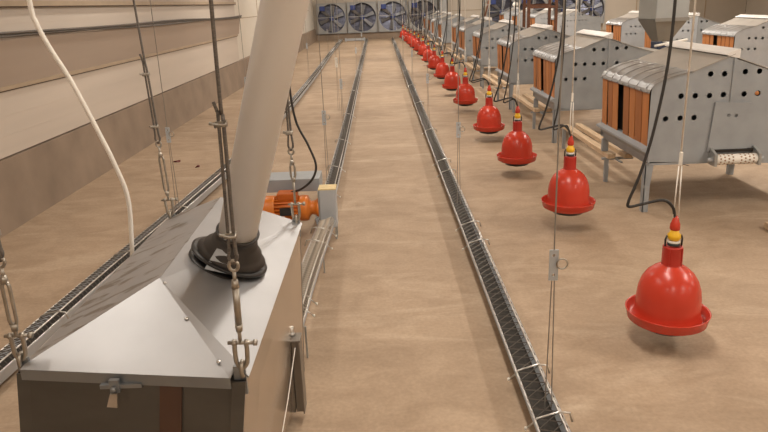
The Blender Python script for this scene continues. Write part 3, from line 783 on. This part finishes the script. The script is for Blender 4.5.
# boot and flange on the right slope
SL = (V(NR)-V(AP)); e1 = (V(RG)-V(AP)).normalized(); nS = e1.cross((V(NR)-V(AP))).normalized()
if nS.z < 0: nS = -nS
bp = Vector((-.488, 1.835, 0)); 
pl = AP; bp.z = pl.z - (nS.x*(bp.x-pl.x)+nS.y*(bp.y-pl.y))/nS.z
bpl = bp-O
Rm = Vector((0, 0, 1)).rotation_difference(nS).to_matrix().to_4x4()
PB = Vector((-.442, 1.793, .85)); PT = Vector((-.2176, 1.5928, 1.515)); pd = (PT-PB).normalized()
m = MB(); m.lathe([(.105, .001), (.120, .002), (.120, .011), (.105, .013), (.070, .014)], 40, Matrix.Translation(bpl) @ Rm); m.build('flange_ring', MT['blackp'], B)
m = MB(); m.lathe([(.106, .022), (.118, .026), (.118, .034), (.100, .038), (.080, .03)], 40, Matrix.Translation(bpl+nS*.004+Vector((-.004, 0, 0))) @ Rm)
m.build('clamp_ring', MT['blackp'], B)
m = MB()
# bellows: blend from slope normal to pipe axis
prof = [(.0, .106, .012), (.10, .106, 0), (.16, .096, 0), (.26, .104, 0), (.33, .088, 0), (.46, .086, 0), (.60, .069, 0), (.72, .066, 0), (.74, .062, 0), (.98, .0605, 0), (1.0, .063, 0), (1.03, .063, 0), (1.035, .056, 0)]
top = PB-O+pd*.03; rings = []
for t_, r_, _x in prof:
    c = (bpl+nS*.022).lerp(top, t_); ax = nS.lerp(pd, min(1, t_*1.15)).normalized()
    R_ = Vector((0, 0, 1)).rotation_difference(ax).to_matrix()
    rings.append([m.b.verts.new(c+R_ @ Vector((r_*math.cos(2*PI*k/36), r_*math.sin(2*PI*k/36), 0))) for k in range(36)])
for A_, B_ in zip(rings, rings[1:]):
    for k in range(36): f_ = m.b.faces.new((A_[k], A_[(k+1) % 36], B_[(k+1) % 36], B_[k])); f_.smooth = True
m.build('rubber_boot', MT['rubber'], B)
m = MB(); q = bpl+nS*.02+Vector((-.105, -.04, 0))
m.box(q-Vector((.012, .012, .03)), q+Vector((.012, .012, .018))); m.build('boot_clip', MT['blackp'], B)
m = MB(); q = bpl+Vector((-.005, -.098, .012))+nS*.04
m.hexa([q+Vector(v) for v in ((-.05, -.012, -.01), (.02, -.012, -.03), (.022, -.006, -.03), (-.048, -.006, -.01), (-.012, .0, .045), (.026, .0, .035), (.026, .005, .035), (-.012, .005, .045))])
m.build('clamp_plate', MT['galvlight'], B)

m = MB(); m.tube([PB-pd*.03, PB+pd*1.0, PB+pd*2.75], .0557, 40)
tag(m.build('feed_pipe', MT['pipe']), 'wide off-white slanted feed pipe rising from the black boot', 'pipe')
for p_ in [bpy.data.objects['feed_pipe']]:
    pass

# ------------------------------------------------------------------ ropes that carry the bin
def bin_hanger(base, label, zrope, zturn0, zturn1, zdouble, zclamp, rope_r=.005, closed=False, lean=0):
    """base = lug point; distances are heights above it"""
    root = empty('bin_suspension', base, label, 'suspension rope', 'ropes that carry the feed bin')
    # shackle: bow + pin
    m = MB(); w = .0135
    m.tube(spline([(-w, 0, .058), (-w, 0, .03), (-w*.8, 0, .008), (0, 0, -.004), (w*.8, 0, .008), (w, 0, .03), (w, 0, .058)], 4), .0055, 8)
    for s_ in (-1, 1): m.lathe([(0, -.005), (.008, -.004), (.008, .004), (0, .005)], 10, Matrix.Translation((s_*w, 0, .060)) @ Matrix.Rotation(PI/2, 4, 'Y'))
    sh_ = m.build('shackle', MT['zinc'], root)
    m = MB(); m.tube([(-w-.014, 0, .060), (w+.022, 0, .060)], .0045, 8); m.lathe([(0, -.004), (.008, -.004), (.008, .004), (0, .004)], 6, Matrix.Translation((w+.02, 0, .06)) @ Matrix.Rotation(PI/2, 4, 'Y')); m.build('pin', MT['zinc'], sh_)
    m = MB(); m.tube([(0, .011*math.cos(2*PI*k/14), -.006+.019*math.sin(2*PI*k/14)) for k in range(14)], .005, 8, closed=True); m.build('lower_link', MT['zinc'], root)
    # turnbuckle
    m = MB()
    m.tube([(0, 0, .058), (0, 0, zturn0)], .0045, 8)
    m.tube([(0, 0, zturn0-.012), (0, 0, zturn0+.006)], [.007, .0095], 8)
    if closed: m.tube([(0, 0, zturn0), (0, 0, zturn1)], .0078, 10)
    else:
      for s_ in (-1, 1): m.tube([(s_*.004, 0, zturn0), (s_*.0085, 0, zturn0+.014), (s_*.0085, 0, zturn1-.014), (s_*.004, 0, zturn1)], .0042, 8)
    m.tube([(0, 0, zturn1-.006), (0, 0, zturn1+.014)], [.0095, .0065], 8)
    m.tube([(0, 0, zturn1), (0, 0, zturn1+.035)], .0042, 8)
    m.tube([(.010*math.cos(2*PI*k/12), 0, zturn1+.046+.012*math.sin(2*PI*k/12)) for k in range(12)], .004, 8, closed=True)
    m.build('turnbuckle', MT['zinc'], root)
    z0 = zturn1+.055
    m = MB()
    m.tube(spline([(0, .0, z0-.006), (-.009, 0, z0+.012), (-.006, 0, z0+.05), (-.005, 0, zclamp), (-.006, 0, zdouble-.02), (-.012, 0, zdouble)], 4), rope_r*.85, 7)
    m.tube(spline([(0, .0, z0-.006), (.009, 0, z0+.012), (.006, 0, z0+.05), (.005, 0, zclamp), (.002, 0, zdouble-.01), (.001, 0, zdouble+.2), (0, 0, 1.3), (0, 0, zrope)], 4), rope_r, 7)
    m.build('rope', MT['rope'], root); root.rotation_euler.y = lean
    for zz in (z0+.06, zclamp):
        m = MB(); m.tube([(-.012, -.002, zz-.006), (-.011, -.011, zz), (.011, -.011, zz), (.010, -.002, zz+.006)], .0032, 6); m.box((-.011, -.004, zz-.006), (.011, .010, zz+.006))
        m.tube([(-.024, -.002, zz+.002), (-.010, -.002, zz)], .0035, 6)
        m.build('rope_clamp', MT['zinc'], root)
    return root
bin_hanger((NR.x-.006, NR.y+.006, .722), 'steel rope with turnbuckle at the near right corner of the feed bin', 2.38, .10, .20, .60, .555, .0042, True, .022)
bin_hanger((NL.x+.012, NL.y+.008, .722), 'rope with open turnbuckle at the near left corner of the feed bin', 2.38, .085, .20, .62, .52, .0045)
bin_hanger((FR.x-.012, FR.y-.012, .716), 'rope and chain at the far right bin corner in front of the orange motor', 2.38, .16, .22, .53, .34, .0042)
bin_hanger((FL.x+.012, FL.y-.012, .722), 'rope with long turnbuckle at the far left bin corner near the wall', 2.38, .09, .24, .63, .555, .0042, False, -.036)

# hanging cream hose left of the bin
m = MB(); m.tube(spline([(-1.16, 2.15, 2.7), (-1.11, 2.15, 1.95), (-1.099, 2.15, 1.55), (-1.090, 2.15, 1.48), (-1.061, 2.15, 1.401), (-1.01, 2.15, 1.29), (-.947, 2.15, 1.115), (-.912, 2.15, 1.007), (-.890, 2.16, .885), (-.905, 2.17, .717), (-.94, 2.2, .5), (-.96, 2.25, .3)], 8), .0078, 10)
tag(m.build('hanging_hose', MT['cord']), 'thin cream hose hanging in a curve left of the feed bin', 'hose')

# thin cord down the right side of the bin
# ------------------------------------------------------------------ drive unit with orange motor
D = empty('trough_drive', (-.38, 4.12, 0), 'orange electric motor and steel gearbox driving the feeder trough', 'motor')
m = MB(); m.box((-.055, -.05, .085), (.055, .06, .345)); m.build('gearbox_housing', MT['galvlight'], D, bevel=.006)
m = MB(); m.box((-.058, -.052, .345), (.058, .062, .353)); m.build('top_plate', MT['yplate'], D)
m = MB()
for z in (.12, .2, .3):
    for x in (-.058,): m.lathe([(0, .006), (.008, .005), (.008, 0)], 8, Matrix.Translation((x, -.03, z)) @ Matrix.Rotation(-PI/2, 4, 'Y'))
m.box((-.062, -.05, .09), (-.055, .06, .34)); m.build('side_flange', MT['galv'], D)
RY = Matrix.Rotation(-PI/2, 4, 'Y')
def mx(x): return Matrix.Translation((x, 0, .215)) @ RY
m = MB(); m.lathe([(0, 0), (.062, 0), (.062, .012), (.05, .02), (.045, .05), (.062, .062), (.082, .07), (.086, .085), (.086, .12), (.078, .13), (0, .13)], 36, mx(-.062)); m.build('gear_flange', MT['motor'], D)
m = MB(); m.lathe([(0, 0), (.074, 0), (.074, .16), (0, .16)], 36, mx(-.19))
m.build('motor_body', MT['motord'], D)
m = MB()
for k in range(22):
    a = 2*PI*k/22; c_, s_ = math.cos(a), math.sin(a)
    m.box((-.35, -.0025, .072), (-.195, .0025, .086), Matrix.Rotation(a, 3, 'X'), (-.27, 0, 0))
o = m.build('cooling_fins', MT['motor'], D); o.location = (0, 0, .215)
m = MB(); m.lathe([(0, 0), (.088, 0), (.09, .01), (.09, .08), (.082, .10), (.05, .105), (0, .105)], 36, mx(-.35)); m.build('fan_cowl', MT['motor'], D)
m = MB(); m.box((-.31, -.095, .195), (-.235, -.085, .245)); m.build('name_plate', MT['plate'], D)
m = MB(); m.box((-.33, -.05, .285), (-.20, .05, .33)); m.build('terminal_box', MT['motord'], D, bevel=.006)
m = MB(); m.box((-.42, .10, .30), (-.06, .32, .385)); m.build('cover_sheet', MT['galvdull'], D)
m = MB(); m.tube(spline([(-.19, -.02, 2.6), (-.2, -.04, 1.5), (-.19, -.07, 1.078), (-.165, -.07, .816), (-.098, -.07, .653), (-.057, -.07, .521), (-.085, -.07, .43), (-.16, -.04, .36), (-.24, 0, .325)], 8), .0075, 8); m.build('power_cable', MT['hose'], D)
for y in (-.03, .04):
    m = MB(); m.box((-.05, y-.006, 0), (-.038, y+.006, .09)); m.build('leg', MT['galv'], D)
    m = MB(); m.box((.038, y-.006, 0), (.05, y+.006, .09)); m.build('leg', MT['galv'], D)

# covered trough from the drive to the bin
t2 = trough([(-.418, 2.42, .16), (-.413, 3.1, .13), (-.388, 4.05, .085)], 'mesh covered trough leading from the drive box to the feed bin', clamps=[2.62, 2.75, 3.55, 3.8], w=.095, coarse=.028, hook=-1, gm='meshwire')
for y in (.15, 1.1):
    for sx in (-.045, .045): MB().box((sx-.004, y-.004, 0), (sx+.004, y+.004, .13 if y > 1 else .155)).build('leg', MT['galv'], t2)

# ------------------------------------------------------------------ bits on the floor
def leaf(x, y, s, rz, label):
    m = MB(); n = 9; ring = []
    for k in range(n):
        a = 2*PI*k/n; r_ = s*(.6+.4*abs(math.sin(a*1.5+rz)))
        ring.append(m.b.verts.new((r_*math.cos(a), r_*.6*math.sin(a), .006+.012*math.sin(a*2))))
    c = m.b.verts.new((0, 0, .018)); c2 = m.b.verts.new((0, 0, .001))
    for k in range(n): m.b.faces.new((ring[k], ring[(k+1) % n], c)); m.b.faces.new((ring[(k+1) % n], ring[k], c2))
    o = m.build('dry_leaf', MT['leaf']); o.location = (x, y, 0); o.rotation_euler.z = rz; tag(o, label, 'leaf', 'dark red leaves on the floor')
leaf(-2.14, 6.57, .045, .3, 'dark red leaf on the floor, the left and larger of two')
leaf(-1.86, 6.31, .04, 1.2, 'small dark red leaf on the floor, right one of two')
m = MB()
for a, b in (((2.42, 5.72), (3.05, 5.98)), ((2.55, 5.95), (2.72, 5.62)), ((2.45, 5.88), (2.95, 6.12))):
    m.tube([(a[0], a[1], .001), ((a[0]+b[0])/2+.02, (a[1]+b[1])/2+.02, .001), (b[0], b[1], .001)], .0035, 5)
tag(m.build('scrawled_mark', MT['pen']), 'thin dark scribble on the floor under the nearest nest box', 'mark')
m = MB(); m.tube([(-.345, 2.085, .325), (-.352, 1.9, .24), (-.385, 1.45, .03)], .0016, 5)
tag(m.build('thin_cord', MT['cord']), 'thin pale cord slanting down along the right side of the feed bin', 'cord')
